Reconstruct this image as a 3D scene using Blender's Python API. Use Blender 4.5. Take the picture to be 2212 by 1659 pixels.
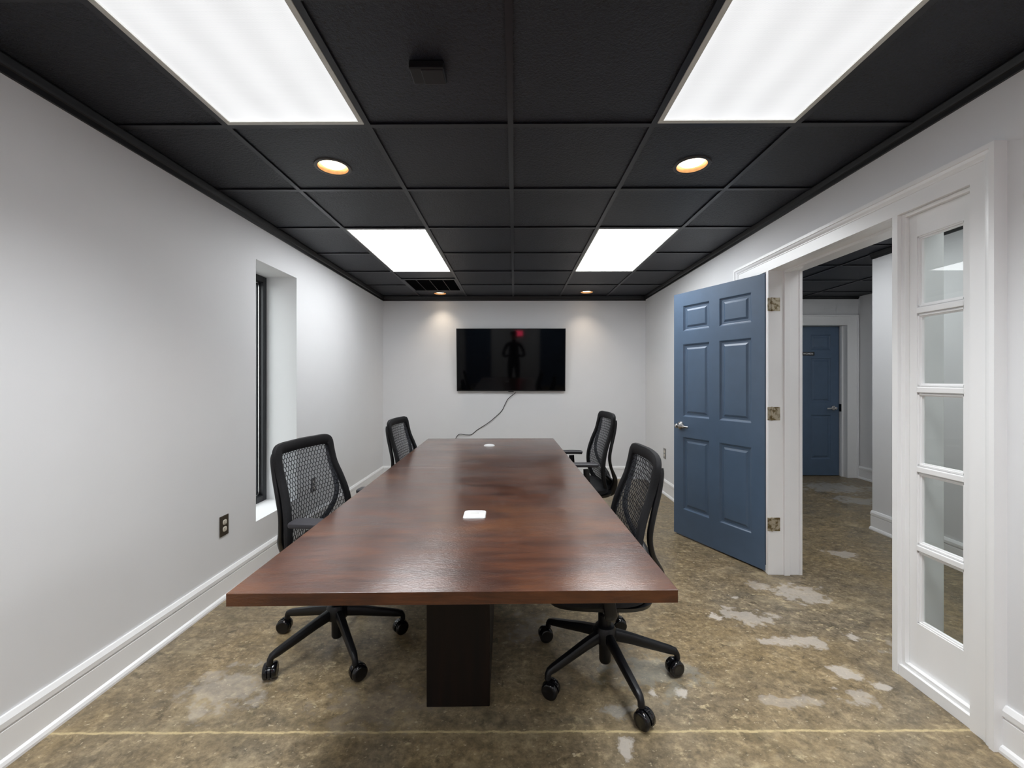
import bpy, math, random
from mathutils import Vector, Matrix
random.seed(7)
R = math.radians
for o in list(bpy.data.objects): bpy.data.objects.remove(o)
scene = bpy.context.scene
COL = scene.collection

# ------------------------------------------------------------------ camera
CAMZ = 1.297
cam_data = bpy.data.cameras.new('camera'); cam = bpy.data.objects.new('camera', cam_data)
COL.objects.link(cam); scene.camera = cam
cam.location = (0, 0, CAMZ); cam.rotation_euler = (R(90), 0, 0.006)
cam_data.sensor_width = 36; cam_data.lens = 907.36 / 2212 * 36
cam_data.shift_y = -9.43 / 2212; cam_data.clip_start = 0.02
# ------------------------------------------------------------------ world / exposure
world = bpy.data.worlds.new('world'); scene.world = world; world.use_nodes = True
bg = world.node_tree.nodes['Background']
bg.inputs[0].default_value = (0.95, 0.975, 1.0, 1); bg.inputs[1].default_value = 3.4
vs = scene.view_settings
vs.view_transform = 'Standard'; vs.look = 'None'; vs.gamma = 1.0; vs.use_curve_mapping = False
vs.exposure = 0.08
TROFFER = 11.5      # emission of the lay-in lights with ribbed lenses
TROFFER_FAR = 10.8 # emission of the two flat lay-in lights nearer the television
HALL_FILL = 5.2   # emission of the unseen fill lights added over the hall
LENS_LAMP = 15     # watts of the unseen narrow-beam area lamp added under each near ribbed lens
CAN = 17            # watts of each recessed lamp

# ------------------------------------------------------------------ room dimensions
XL, XR, YB, YR = -1.73, 1.715, 5.513, -2.4
ZC = 2.384                         # face of the ceiling grid
GX, GY, S = -0.017, 1.7994, 0.6096  # ceiling grid origin and tile size
WT = 0.185                          # right wall thickness
HX, HYF, HXR, HYJ = 3.11, 5.58, 4.54, 3.67  # hall: near side wall, far wall, far side wall, jog

# ------------------------------------------------------------------ materials
MATS = {}
def nmat(name):
    m = bpy.data.materials.new(name); m.use_nodes = True
    nt = m.node_tree; b = nt.nodes['Principled BSDF']; MATS[name] = m
    return m, nt, b
def N(nt, t, **kw):
    n = nt.nodes.new(t)
    for k, v in kw.items():
        if k in ('ins',):
            for kk, vv in v.items(): n.inputs[kk].default_value = vv
        else: setattr(n, k, v)
    return n
def L(nt, a, b): nt.links.new(a, b)
def math_(nt, op, a, b=None, c=None, clamp=False):
    n = nt.nodes.new('ShaderNodeMath'); n.operation = op; n.use_clamp = clamp
    for i, v in enumerate((a, b, c)):
        if v is None: continue
        if isinstance(v, (int, float)): n.inputs[i].default_value = v
        else: nt.links.new(v, n.inputs[i])
    return n.outputs[0]
def mixc(nt, fac, a, b, mode='MIX'):
    n = nt.nodes.new('ShaderNodeMix'); n.data_type = 'RGBA'; n.blend_type = mode
    for i, v in ((0, fac), (6, a), (7, b)):
        if isinstance(v, (int, float)): n.inputs[i].default_value = v
        elif isinstance(v, tuple): n.inputs[i].default_value = v if len(v) == 4 else v + (1,)
        else: nt.links.new(v, n.inputs[i])
    return n.outputs[2]
def ramp(nt, fac, stops, interp='LINEAR'):
    n = nt.nodes.new('ShaderNodeValToRGB'); n.color_ramp.interpolation = interp
    els = n.color_ramp.elements
    while len(els) < len(stops): els.new(0.5)
    for e, (p, c) in zip(els, stops):
        e.position = p; e.color = c if len(c) == 4 else tuple(c) + (1,)
    nt.links.new(fac, n.inputs[0]); return n.outputs[0]
def noise(nt, vec, scale, detail=4, rough=0.55, dist=0.0):
    n = nt.nodes.new('ShaderNodeTexNoise')
    n.inputs['Scale'].default_value = scale; n.inputs['Detail'].default_value = detail
    n.inputs['Roughness'].default_value = rough; n.inputs['Distortion'].default_value = dist
    if vec is not None: nt.links.new(vec, n.inputs['Vector'])
    return n.outputs['Fac']
def objcoord(nt, scale=(1, 1, 1), rnd=False):
    tc = nt.nodes.new('ShaderNodeTexCoord'); mp = nt.nodes.new('ShaderNodeMapping')
    mp.inputs['Scale'].default_value = scale; nt.links.new(tc.outputs['Object'], mp.inputs['Vector'])
    if rnd:
        oi = nt.nodes.new('ShaderNodeObjectInfo')
        v = math_(nt, 'MULTIPLY', oi.outputs['Random'], 57.0)
        cb = nt.nodes.new('ShaderNodeCombineXYZ')
        for i in range(3): nt.links.new(v, cb.inputs[i])
        nt.links.new(cb.outputs[0], mp.inputs['Location'])
    return mp.outputs['Vector']
def bump(nt, b, h, strength, dist=0.01):
    n = nt.nodes.new('ShaderNodeBump'); n.inputs['Strength'].default_value = strength
    n.inputs['Distance'].default_value = dist
    nt.links.new(h, n.inputs['Height']); nt.links.new(n.outputs[0], b.inputs['Normal'])
def simple(name, col, rough=0.5, metal=0.0, spec=0.5, var=0.0, vscale=40, bmp=0.0, bscale=200, coat=0.0):
    m, nt, b = nmat(name)
    b.inputs['Roughness'].default_value = rough; b.inputs['Metallic'].default_value = metal
    b.inputs['Specular IOR Level'].default_value = spec
    b.inputs['Coat Weight'].default_value = coat; b.inputs['Coat Roughness'].default_value = 0.15
    v = objcoord(nt)
    f = noise(nt, v, vscale, 3)
    lo = tuple(c * (1 - var) for c in col); hi = tuple(min(1, c * (1 + var)) for c in col)
    L(nt, ramp(nt, f, [(0.3, lo), (0.7, hi)]), b.inputs['Base Color'])
    if bmp: bump(nt, b, noise(nt, v, bscale, 3), bmp, 0.002)
    return m
def emis(name, col, s):
    m, nt, b = nmat(name)
    b.inputs['Base Color'].default_value = col + (1,); b.inputs['Emission Color'].default_value = col + (1,)
    b.inputs['Emission Strength'].default_value = s; b.inputs['Roughness'].default_value = 0.4
    return m

simple('wall_paint', (0.785, 0.787, 0.795), 0.6, var=0.012, vscale=2.5, bmp=0.06, bscale=260)
simple('trim_paint', (0.90, 0.90, 0.90), 0.28, var=0.008, vscale=6, bmp=0.03, bscale=60)
simple('black_metal', (0.007, 0.008, 0.011), 0.38, var=0.2)
simple('black_trim', (0.0042, 0.0045, 0.006), 0.42, var=0.2)
simple('tee_paint', (0.0115, 0.0125, 0.0175), 0.36, var=0.15)
simple('black_plastic', (0.0042, 0.0043, 0.0055), 0.40, spec=0.4, var=0.15, bmp=0.05, bscale=900)
simple('arm_pad_plastic', (0.028, 0.027, 0.033), 0.5, var=0.1, bmp=0.05, bscale=700)
simple('gloss_plastic', (0.004, 0.004, 0.005), 0.15, var=0.1)
simple('chair_fabric', (0.005, 0.005, 0.0065), 0.75, spec=0.35, var=0.35, vscale=160, bmp=0.3, bscale=700)
simple('navy_paint', (0.088, 0.138, 0.215), 0.34, var=0.05, vscale=9, bmp=0.04, bscale=300)
simple('steel', (0.62, 0.61, 0.60), 0.24, 1.0, var=0.06)
simple('gas_steel', (0.25, 0.24, 0.23), 0.3, 1.0, var=0.06)
simple('bronze_plate', (0.075, 0.06, 0.043), 0.38, 0.5, var=0.15, vscale=60)
simple('steel_plate', (0.32, 0.31, 0.29), 0.4, 0.6, var=0.1)
simple('ivory_plastic', (0.72, 0.67, 0.57), 0.35, var=0.02)
simple('slot_dark', (0.02, 0.018, 0.016), 0.6)
simple('white_plastic', (0.80, 0.80, 0.80), 0.3, var=0.01)
simple('fixture_white', (0.62, 0.62, 0.58), 0.35, var=0.03)
simple('can_trim', (0.03, 0.022, 0.016), 0.35, var=0.1)
simple('can_reflector', (0.62, 0.36, 0.17), 0.3, 0.6, var=0.1)
simple('sign_black', (0.006, 0.006, 0.007), 0.35)
simple('sign_letter', (0.85, 0.85, 0.85), 0.5)
simple('tv_body', (0.003, 0.003, 0.0035), 0.35)
simple('tv_screen', (0.0012, 0.0012, 0.0016), 0.05, spec=0.2)
simple('cable_rubber', (0.012, 0.012, 0.012), 0.45)
simple('cloth_black', (0.012, 0.012, 0.014), 0.85, bmp=0.2, bscale=300)
simple('skin', (0.42, 0.25, 0.18), 0.5, var=0.05)
simple('hair_brown', (0.03, 0.02, 0.014), 0.6, var=0.3)
simple('asphalt', (0.30, 0.30, 0.29), 0.9, var=0.2)
emis('troffer_light', (0.945, 0.975, 1.0), TROFFER)
emis('hall_fill_light', (0.945, 0.975, 1.0), HALL_FILL)
emis('troffer_light_flat', (0.945, 0.975, 1.0), TROFFER_FAR)
emis('can_light', (1.0, 0.84, 0.62), 5.0)
emis('exit_red', (1.0, 0.06, 0.14), 14.0)

# ribbed acrylic lens, its uneven glow and tube bands painted in as emission
m, nt, b = nmat('prismatic_lens')
tc = nt.nodes.new('ShaderNodeTexCoord'); sp = nt.nodes.new('ShaderNodeSeparateXYZ'); L(nt, tc.outputs['Object'], sp.inputs[0])
u_ = math_(nt, 'ADD', sp.outputs[0], sp.outputs[1]); w_ = math_(nt, 'SUBTRACT', sp.outputs[0], sp.outputs[1])
dots = math_(nt, 'MULTIPLY', math_(nt, 'SINE', math_(nt, 'MULTIPLY', u_, 800.0)), math_(nt, 'SINE', math_(nt, 'MULTIPLY', w_, 800.0)))
tube_glow = math_(nt, 'SINE', math_(nt, 'MULTIPLY_ADD', sp.outputs[0], 36.0, 1.2))
edge = math_(nt, 'POWER', math_(nt, 'MAXIMUM', math_(nt, 'MULTIPLY', math_(nt, 'ABSOLUTE', sp.outputs[0]), 3.55), math_(nt, 'MULTIPLY', math_(nt, 'ABSOLUTE', sp.outputs[1]), 1.72)), 14.0)
st = math_(nt, 'ADD', math_(nt, 'MULTIPLY_ADD', dots, 0.085, 0.80), math_(nt, 'MULTIPLY', tube_glow, 0.035))
st = math_(nt, 'ADD', st, math_(nt, 'MULTIPLY', edge, 0.16))
st = math_(nt, 'ADD', st, math_(nt, 'MULTIPLY', math_(nt, 'SUBTRACT', noise(nt, tc.outputs['Object'], 5, 2), 0.5), 0.08))
L(nt, st, b.inputs['Emission Strength']); b.inputs['Emission Color'].default_value = (0.985, 0.99, 1.0, 1)
b.inputs['Base Color'].default_value = (0.1, 0.1, 0.1, 1); b.inputs['Roughness'].default_value = 0.4

# brass hinge with worn paint
m, nt, b = nmat('worn_brass')
v = objcoord(nt)
f = noise(nt, v, 38, 5, 0.7)
L(nt, ramp(nt, f, [(0.42, (0.16, 0.115, 0.045)), (0.52, (0.50, 0.44, 0.33))]), b.inputs['Base Color'])
b.inputs['Metallic'].default_value = 0.35; b.inputs['Roughness'].default_value = 0.42

# ceiling tile
m, nt, b = nmat('ceiling_tile')
v = objcoord(nt, rnd=True)
n1 = noise(nt, v, 95, 3, 0.6); n2 = noise(nt, v, 260, 2, 0.5); n3 = noise(nt, v, 4, 2)
pits = ramp(nt, noise(nt, v, 110, 2, 0.6), [(0.36, (0, 0, 0)), (0.44, (1, 1, 1))])
base = ramp(nt, n3, [(0.3, (0.0060, 0.0080, 0.0150)), (0.7, (0.0085, 0.0110, 0.0195))])
L(nt, mixc(nt, pits, (0.0015, 0.0015, 0.002), base), b.inputs['Base Color'])
b.inputs['Roughness'].default_value = 0.46; b.inputs['Specular IOR Level'].default_value = 0.5
h = math_(nt, 'ADD', math_(nt, 'MULTIPLY', n1, 0.7), math_(nt, 'MULTIPLY', n2, 0.3))
oi = nt.nodes.new('ShaderNodeObjectInfo')
bn = nt.nodes.new('ShaderNodeBump'); bn.inputs['Distance'].default_value = 0.010
L(nt, math_(nt, 'MULTIPLY_ADD', oi.outputs['Random'], 0.45, 0.35), bn.inputs['Strength'])
L(nt, h, bn.inputs['Height']); L(nt, bn.outputs[0], b.inputs['Normal'])

# table wood: grain runs across the table
m, nt, b = nmat('table_wood')
v2 = objcoord(nt)
g1 = noise(nt, objcoord(nt, (1.3, 7.0, 7.0)), 2.2, 7, 0.62, 0.9); g2 = noise(nt, objcoord(nt, (5, 90, 90)), 2.0, 5, 0.65)
g3 = noise(nt, objcoord(nt, (0.9, 1.8, 2)), 1.9, 4, 0.6)
gm = math_(nt, 'ADD', math_(nt, 'MULTIPLY', g1, 0.7), math_(nt, 'MULTIPLY', g2, 0.3))
c1 = ramp(nt, gm, [(0.28, (0.026, 0.0060, 0.0020)), (0.46, (0.057, 0.0150, 0.0039)), (0.60, (0.096, 0.0265, 0.0062)), (0.75, (0.145, 0.0440, 0.0100))])
c2 = mixc(nt, ramp(nt, g3, [(0.50, (0, 0, 0)), (0.70, (0.55, 0.55, 0.55))]), c1, (0.200, 0.068, 0.0130))
c2 = mixc(nt, ramp(nt, noise(nt, objcoord(nt, (1.2, 3.0, 3)), 3.1, 4), [(0.32, (0.55, 0.55, 0.55)), (0.45, (0, 0, 0))]), c2, (0.028, 0.0068, 0.0024))
L(nt, c2, b.inputs['Base Color'])
L(nt, ramp(nt, g1, [(0.3, (0.30, 0.30, 0.30)), (0.7, (0.38, 0.38, 0.38))]), b.inputs['Roughness']); b.inputs['Coat Weight'].default_value = 1.0; b.inputs['Coat Roughness'].default_value = 0.18; b.inputs['Coat IOR'].default_value = 1.5; b.inputs['Specular IOR Level'].default_value = 0.3
hb = noise(nt, objcoord(nt, (16, 60, 50)), 2.6, 5, 0.6, 1.2)
hm = noise(nt, v2, 3.2, 3)
hh = math_(nt, 'MULTIPLY', math_(nt, 'SUBTRACT', hb, 0.5), ramp(nt, hm, [(0.40, (0.15, 0.15, 0.15)), (0.62, (1, 1, 1))]))
bump(nt, b, hh, 0.30, 0.008)
bc = nt.nodes.new('ShaderNodeBump'); bc.inputs['Strength'].default_value = 0.13; bc.inputs['Distance'].default_value = 0.006
L(nt, hh, bc.inputs['Height']); L(nt, bc.outputs[0], b.inputs['Coat Normal'])
# dark pedestal wood
m, nt, b = nmat('pedestal_wood')
g1 = noise(nt, objcoord(nt, (14, 14, 1.0)), 2.0, 5, 0.6)
L(nt, ramp(nt, g1, [(0.3, (0.003, 0.0015, 0.001)), (0.7, (0.010, 0.004, 0.002))]), b.inputs['Base Color'])
b.inputs['Roughness'].default_value = 0.45; b.inputs['Specular IOR Level'].default_value = 0.3

# stained concrete floor
m, nt, b = nmat('stained_concrete')
v = objcoord(nt)
big = noise(nt, v, 1.5, 5, 0.6, 0.7); mid = noise(nt, objcoord(nt, (1.0, 1.4, 1)), 7.5, 9, 0.74, 0.3)
fine = noise(nt, v, 34, 5, 0.7); fleck = noise(nt, objcoord(nt, (1.0, 1.5, 1)), 15, 8, 0.72, 0.0)
patch = noise(nt, objcoord(nt, (1.0, 1.5, 1)), 3.4, 9, 0.74)
base = ramp(nt, mid, [(0.32, (0.080, 0.064, 0.040)), (0.44, (0.150, 0.117, 0.071)), (0.55, (0.225, 0.174, 0.104)), (0.68, (0.38, 0.30, 0.185))])
tone = ramp(nt, big, [(0.36, (0.155, 0.135, 0.105)), (0.50, (0.225, 0.170, 0.100)), (0.64, (0.285, 0.200, 0.092))])
c = mixc(nt, 0.38, base, tone)
c = mixc(nt, 0.8, c, ramp(nt, fine, [(0.30, (0.26, 0.26, 0.26)), (0.5, (0.54, 0.54, 0.54)), (0.70, (0.88, 0.88, 0.86))]), 'OVERLAY')
fmask = ramp(nt, noise(nt, v, 1.9, 4, 0.6), [(0.40, (0.10, 0.10, 0.10)), (0.60, (1, 1, 1))])
c = mixc(nt, math_(nt, 'MULTIPLY', ramp(nt, fleck, [(0.56, (0, 0, 0)), (0.66, (0.8, 0.8, 0.8))]), fmask), c, (0.58, 0.47, 0.28))
c = mixc(nt, ramp(nt, noise(nt, objcoord(nt, (1.0, 1.4, 1)), 42, 4, 0.6), [(0.63, (0, 0, 0)), (0.68, (0.6, 0.6, 0.6))]), c, (0.60, 0.51, 0.35))
c = mixc(nt, ramp(nt, noise(nt, v, 15, 5, 0.72, 0.5), [(0.33, (0.75, 0.75, 0.75)), (0.43, (0, 0, 0))]), c, (0.085, 0.066, 0.040))
c = mixc(nt, ramp(nt, patch, [(0.54, (0, 0, 0)), (0.68, (0.55, 0.55, 0.55))]), c, (0.47, 0.385, 0.245))
c = mixc(nt, ramp(nt, noise(nt, v, 3.6, 5, 0.7), [(0.30, (0.7, 0.7, 0.7)), (0.42, (0, 0, 0))]), c, (0.085, 0.072, 0.042))
# saw-cut joints filled with pale grout
sp = nt.nodes.new('ShaderNodeSeparateXYZ'); L(nt, v, sp.inputs[0])
X_, Y_ = sp.outputs[0], sp.outputs[1]
wob = math_(nt, 'MULTIPLY', math_(nt, 'SUBTRACT', noise(nt, v, 14, 7, 0.7), 0.5), 0.026)
def joint(y0, slope, w, fac, colr, c):
    d = math_(nt, 'ABSOLUTE', math_(nt, 'ADD', math_(nt, 'SUBTRACT', Y_, math_(nt, 'MULTIPLY_ADD', X_, slope, y0)), wob))
    msk = math_(nt, 'MULTIPLY', math_(nt, 'SUBTRACT', 1.0, math_(nt, 'DIVIDE', d, w), clamp=True), fac, clamp=True)
    brk = ramp(nt, noise(nt, objcoord(nt, (1.0, 3.0, 1)), 21, 6, 0.75), [(0.36, (0.25, 0.25, 0.25)), (0.56, (1, 1, 1))])
    return mixc(nt, math_(nt, 'MULTIPLY', msk, brk), c, colr)
c = joint(1.547, 0.010, 0.035, 0.35, (0.36, 0.28, 0.15), c)
c = joint(1.547, 0.010, 0.0065, 1.9, (0.55, 0.44, 0.24), c)
c = joint(2.275, 0.0, 0.008, 0.45, (0.10, 0.075, 0.045), c)
# pale paint and filler marks left on the slab: x, y, half sizes, strength, colour
pw = noise(nt, v, 17, 4, 0.65)
pw2 = noise(nt, v, 7, 3, 0.6)
PW = (0.60, 0.55, 0.49); PG = (0.42, 0.42, 0.40)
for (x, y, a, e, k, colr) in [
    (1.718, 2.553, .17, .11, .8, PW), (1.55, 2.66, .07, .06, .6, PW), (1.285, 2.302, .15, .085, .8, PW), (1.097, 2.305, .038, .036, 1.2, PW),
    (1.396, 2.092, .15, .055, .9, PW), (1.702, 2.131, .036, .04, 1, PW), (1.457, 1.862, .055, .042, 1, PW),
    (1.394, 1.727, .058, .056, .7, PW), (1.550, 1.787, .034, .03, 1, PW), (.703, 1.745, .028, .028, 1.2, PW),
    (.575, 1.742, .022, .035, 1.2, PW), (.391, 1.492, .030, .048, 1, PW), (1.311, 2.507, .03, .03, 1, PW),
    (.394, 1.642, .07, .036, .6, PG), (3.83, 5.075, .42, .26, .9, PG), (3.70, 4.515, .25, .19, .9, PG),
    (2.413, 3.128, .11, .08, .9, PW), (.097, 2.2, .13, .12, .4, PW), (-1.205, 1.75, .18, .14, .45, PW), (1.1, 1.70, .16, .03, .5, PW),
    (.62, 1.86, .22, .12, .45, (0.34, 0.36, 0.33)), (-.55, 1.66, .25, .12, .35, (0.40, 0.35, 0.30)), (1.9, 2.0, .12, .10, .5, PW)]:
    dx = math_(nt, 'DIVIDE', math_(nt, 'SUBTRACT', X_, x), a); dy = math_(nt, 'DIVIDE', math_(nt, 'SUBTRACT', Y_, y), e)
    d = math_(nt, 'SQRT', math_(nt, 'ADD', math_(nt, 'MULTIPLY', dx, dx), math_(nt, 'MULTIPLY', dy, dy)))
    d = math_(nt, 'ADD', d, math_(nt, 'MULTIPLY', math_(nt, 'SUBTRACT', pw, 0.5), 3.4))
    d = math_(nt, 'ADD', d, math_(nt, 'MULTIPLY', math_(nt, 'SUBTRACT', pw2, 0.5), 2.2))
    mk = math_(nt, 'MULTIPLY', math_(nt, 'MULTIPLY', math_(nt, 'SUBTRACT', 1.0, d), 2.4, clamp=True), k * 0.66, clamp=True)
    c = mixc(nt, mk, c, colr)
L(nt, c, b.inputs['Base Color'])
L(nt, ramp(nt, mid, [(0.3, (0.26, 0.26, 0.26)), (0.7, (0.46, 0.46, 0.46))]), b.inputs['Roughness'])
b.inputs['Specular IOR Level'].default_value = 0.4
bump(nt, b, math_(nt, 'ADD', math_(nt, 'MULTIPLY', fine, 0.4), mid), 0.10, 0.004)

# glass: clear thin pane
m, nt, b = nmat('clear_glass')
b.inputs['Base Color'].default_value = (1, 1, 1, 1); b.inputs['Roughness'].default_value = 0.0
b.inputs['Transmission Weight'].default_value = 1.0; b.inputs['IOR'].default_value = 1.45
gl = N(nt, 'ShaderNodeBsdfGlossy', ins={'Roughness': 0.0}); tr = N(nt, 'ShaderNodeBsdfTransparent', ins={'Color': (0.94, 0.96, 0.95, 1)})
fr = N(nt, 'ShaderNodeFresnel', ins={'IOR': 1.5}); mx = nt.nodes.new('ShaderNodeMixShader')
gm_ = nt.nodes.new('ShaderNodeNewGeometry')
L(nt, math_(nt, 'MULTIPLY', fr.outputs[0], math_(nt, 'SUBTRACT', 1.0, gm_.outputs['Backfacing'])), mx.inputs[0]); L(nt, tr.outputs[0], mx.inputs[1]); L(nt, gl.outputs[0], mx.inputs[2])
L(nt, mx.outputs[0], nt.nodes['Material Output'].inputs['Surface'])
# chair mesh fabric: woven, half open
m, nt, b = nmat('mesh_fabric')
b.inputs['Base Color'].default_value = (0.055, 0.06, 0.075, 1); b.inputs['Roughness'].default_value = 0.7
tr = N(nt, 'ShaderNodeBsdfTransparent', ins={'Color': (0.96, 0.98, 1, 1)}); mx = nt.nodes.new('ShaderNodeMixShader')
wv = noise(nt, objcoord(nt), 900, 2)
L(nt, ramp(nt, wv, [(0.3, (0.38, 0.38, 0.38)), (0.7, (0.46, 0.46, 0.46))]), mx.inputs[0])
L(nt, b.outputs[0], mx.inputs[1]); L(nt, tr.outputs[0], mx.inputs[2])
L(nt, mx.outputs[0], nt.nodes['Material Output'].inputs['Surface'])

# ------------------------------------------------------------------ mesh helpers
class MB:
    def __init__(s): s.v = []; s.f = []
    def add(s, vs, fs):
        n = len(s.v); s.v += [tuple(p) for p in vs]; s.f += [tuple(i + n for i in f) for f in fs]; return s
    def box(s, x0, x1, y0, y1, z0, z1):
        vs = [(x, y, z) for x in (x0, x1) for y in (y0, y1) for z in (z0, z1)]
        return s.add(vs, [(0, 1, 3, 2), (4, 6, 7, 5), (0, 4, 5, 1), (2, 3, 7, 6), (0, 2, 6, 4), (1, 5, 7, 3)])
    def rings(s, rings, closed=True, cap=True):
        n = len(rings[0]); vs = [p for r in rings for p in r]; fs = []
        for i in range(len(rings) - 1):
            for j in range(n if closed else n - 1):
                k = (j + 1) % n
                fs.append((i * n + j, i * n + k, (i + 1) * n + k, (i + 1) * n + j))
        if cap and closed:
            fs.append(tuple(reversed(range(n)))); fs.append(tuple((len(rings) - 1) * n + j for j in range(n)))
        return s.add(vs, fs)
    def lathe(s, prof, c=(0, 0, 0), axis='z', n=24, cap=True):
        rs = []
        for r, h in prof:
            ring = []
            for k in range(n):
                a = 2 * math.pi * k / n; p, q = r * math.cos(a), r * math.sin(a)
                d = {'z': (p, q, h), 'y': (p, h, q), 'x': (h, p, q)}[axis]
                ring.append(tuple(c[i] + d[i] for i in range(3)))
            rs.append(ring)
        return s.rings(rs, True, cap)
    def sweep(s, pts, size, ref=(1, 0, 0), n=10, closed=False, power=2.6):
        pts = [Vector(p) for p in pts]; m = len(pts); rs = []
        for i, p in enumerate(pts):
            if closed: t = pts[(i + 1) % m] - pts[i - 1]
            else: t = pts[min(i + 1, m - 1)] - pts[max(i - 1, 0)]
            t.normalize(); nv = Vector(ref); nv = (nv - t * nv.dot(t)).normalized(); bv = t.cross(nv)
            a, d = size(i / max(1, m - 1)) if callable(size) else size
            ring = []
            for k in range(n):
                an = 2 * math.pi * k / n; co, si = math.cos(an), math.sin(an)
                ex = 2 / power
                u = math.copysign(abs(co) ** ex, co) * a; w = math.copysign(abs(si) ** ex, si) * d
                ring.append(p + bv * u + nv * w)
            rs.append(ring)
        if closed: rs.append(rs[0])
        return s.rings(rs, True, not closed)
    def profile(s, p0, p1, nrm, prof):
        p0 = Vector(p0); p1 = Vector(p1); nrm = Vector(nrm)
        return s.rings([[p + nrm * o + Vector((0, 0, z)) for o, z in prof] for p in (p0, p1)])
    def build(s, name, mat, parent=None, smooth=False, bevel=0.0, seg=2, kind=None):
        me = bpy.data.meshes.new(name); me.from_pydata(s.v, [], s.f)
        import bmesh
        bm = bmesh.new(); bm.from_mesh(me); bmesh.ops.recalc_face_normals(bm, faces=bm.faces); bm.to_mesh(me); bm.free()
        me.materials.append(MATS[mat])
        if smooth:
            for p in me.polygons: p.use_smooth = True
            try: me.set_sharp_from_angle(angle=R(38))
            except Exception: pass
        o = bpy.data.objects.new(name, me); COL.objects.link(o)
        if parent: o.parent = parent
        if kind: o['kind'] = kind
        if bevel:
            bv = o.modifiers.new('bevel', 'BEVEL'); bv.width = bevel; bv.segments = seg; bv.limit_method = 'ANGLE'; bv.angle_limit = R(40)
        return o
def tag(o, label, cat, group=None, kind=None):
    o['label'] = label; o['category'] = cat
    if group: o['group'] = group
    if kind: o['kind'] = kind
    return o
def empty(name, loc=(0, 0, 0), rz=0.0):
    o = bpy.data.objects.new(name, None); COL.objects.link(o); o.location = loc; o.rotation_euler = (0, 0, rz)
    o.empty_display_size = 0.1
    return o
def cat(pts, n=6, closed=False):
    pts = [Vector(p) for p in pts]; m = len(pts); out = []
    for i in range(m if closed else m - 1):
        g = (lambda k: pts[k % m]) if closed else (lambda k: pts[min(max(k, 0), m - 1)])
        a, b, c, d = g(i - 1), g(i), g(i + 1), g(i + 2)
        for k in range(n):
            t = k / n
            out.append(0.5 * ((2 * b) + (c - a) * t + (2 * a - 5 * b + 4 * c - d) * t * t + (3 * b - a - 3 * c + d) * t ** 3))
    if not closed: out.append(pts[-1])
    return out
def lerp_tab(tab, z):
    if z <= tab[0][0]: return tab[0][1]
    for (a, va), (b, vb) in zip(tab, tab[1:]):
        if z <= b:
            t = (z - a) / (b - a); t = t * t * (3 - 2 * t) * 0.5 + t * 0.5
            return va + (vb - va) * t
    return tab[-1][1]

# ================================================================== THE SETTING
floor = MB().box(-2.3, 4.9, YR - 0.3, 6.2, -0.12, 0.0).build('floor', 'stained_concrete')
tag(floor, 'mottled brown stained concrete floor with pale joint line', 'floor', kind='structure')

# left wall with window opening
WY0, WY1, WZ0, WZ1, WX = 2.799, 3.324, 0.347, 2.104, -1.968
w = MB(); xo = -2.05
w.box(xo, XL, YR - 0.2, WY0, 0, 2.44).box(xo, XL, WY1, YB + 0.2, 0, 2.44)
w.box(xo, XL, WY0, WY1, 0, WZ0).box(xo, XL, WY0, WY1, WZ1, 2.44)
tag(w.build('wall_left', 'wall_paint'), 'plain white wall with tall narrow window recess', 'wall', kind='structure')
tag(MB().box(XL, XR + WT, YB, YB + 0.06, 0, 2.44).build('wall_back', 'wall_paint'), 'white end wall behind the television', 'wall', kind='structure')
tag(MB().box(XL, XR + WT, YR - 0.2, YR, 0, 2.44).build('wall_front', 'wall_paint'), 'white wall behind the camera position', 'wall', kind='structure')
FY0, FY1, FZ = 1.472, 3.214, 2.13      # outer edges of the cased opening
w = MB()
w.box(XR, XR + WT, YR, FY0 + 0.03, 0, 2.44).box(XR, XR + WT, FY1 - 0.03, YB, 0, 2.44).box(XR, XR + WT, FY0 + 0.03, FY1 - 0.03, FZ - 0.03, 2.44)
tag(w.build('wall_right', 'wall_paint'), 'white wall holding the cased doorway to the hall', 'wall', kind='structure')
# hall beyond the doorway
tag(MB().box(HX, HX + 0.12, YR, HYJ, 0, 2.44).build('wall_hall_side', 'wall_paint'), 'pale hall wall facing the doorway, ending in a corner', 'wall', kind='structure')
tag(MB().box(HX + 0.12, HXR, HYJ - 0.12, HYJ, 0, 2.44).build('wall_hall_return', 'wall_paint'), 'short return of the hall wall', 'wall', kind='structure')
tag(MB().box(HXR, HXR + 0.12, HYJ - 0.12, HYF + 0.2, 0, 2.44).build('wall_hall_recess', 'wall_paint'), 'grey hall wall beside the dark blue washroom door', 'wall', kind='structure')
D2X0, D2X1, D2Z = 3.50, 4.408, 2.03
w = MB()
w.box(XR + WT, D2X0, HYF, HYF + 0.16, 0, 2.44).box(D2X1, HXR, HYF, HYF + 0.16, 0, 2.44).box(D2X0, D2X1, HYF, HYF + 0.16, D2Z, 2.44)
w.box(D2X0 - 0.1, D2X1 + 0.1, HYF + 0.16, HYF + 0.2, 0, 2.44)
tag(w.build('wall_hall_far', 'wall_paint'), 'grey far hall wall around the washroom door', 'wall', kind='structure')
tag(MB().box(XR + WT, HX, YR - 0.2, YR, 0, 2.44).build('wall_hall_front', 'wall_paint'), 'hall end wall behind the camera side', 'wall', kind='structure')

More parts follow.
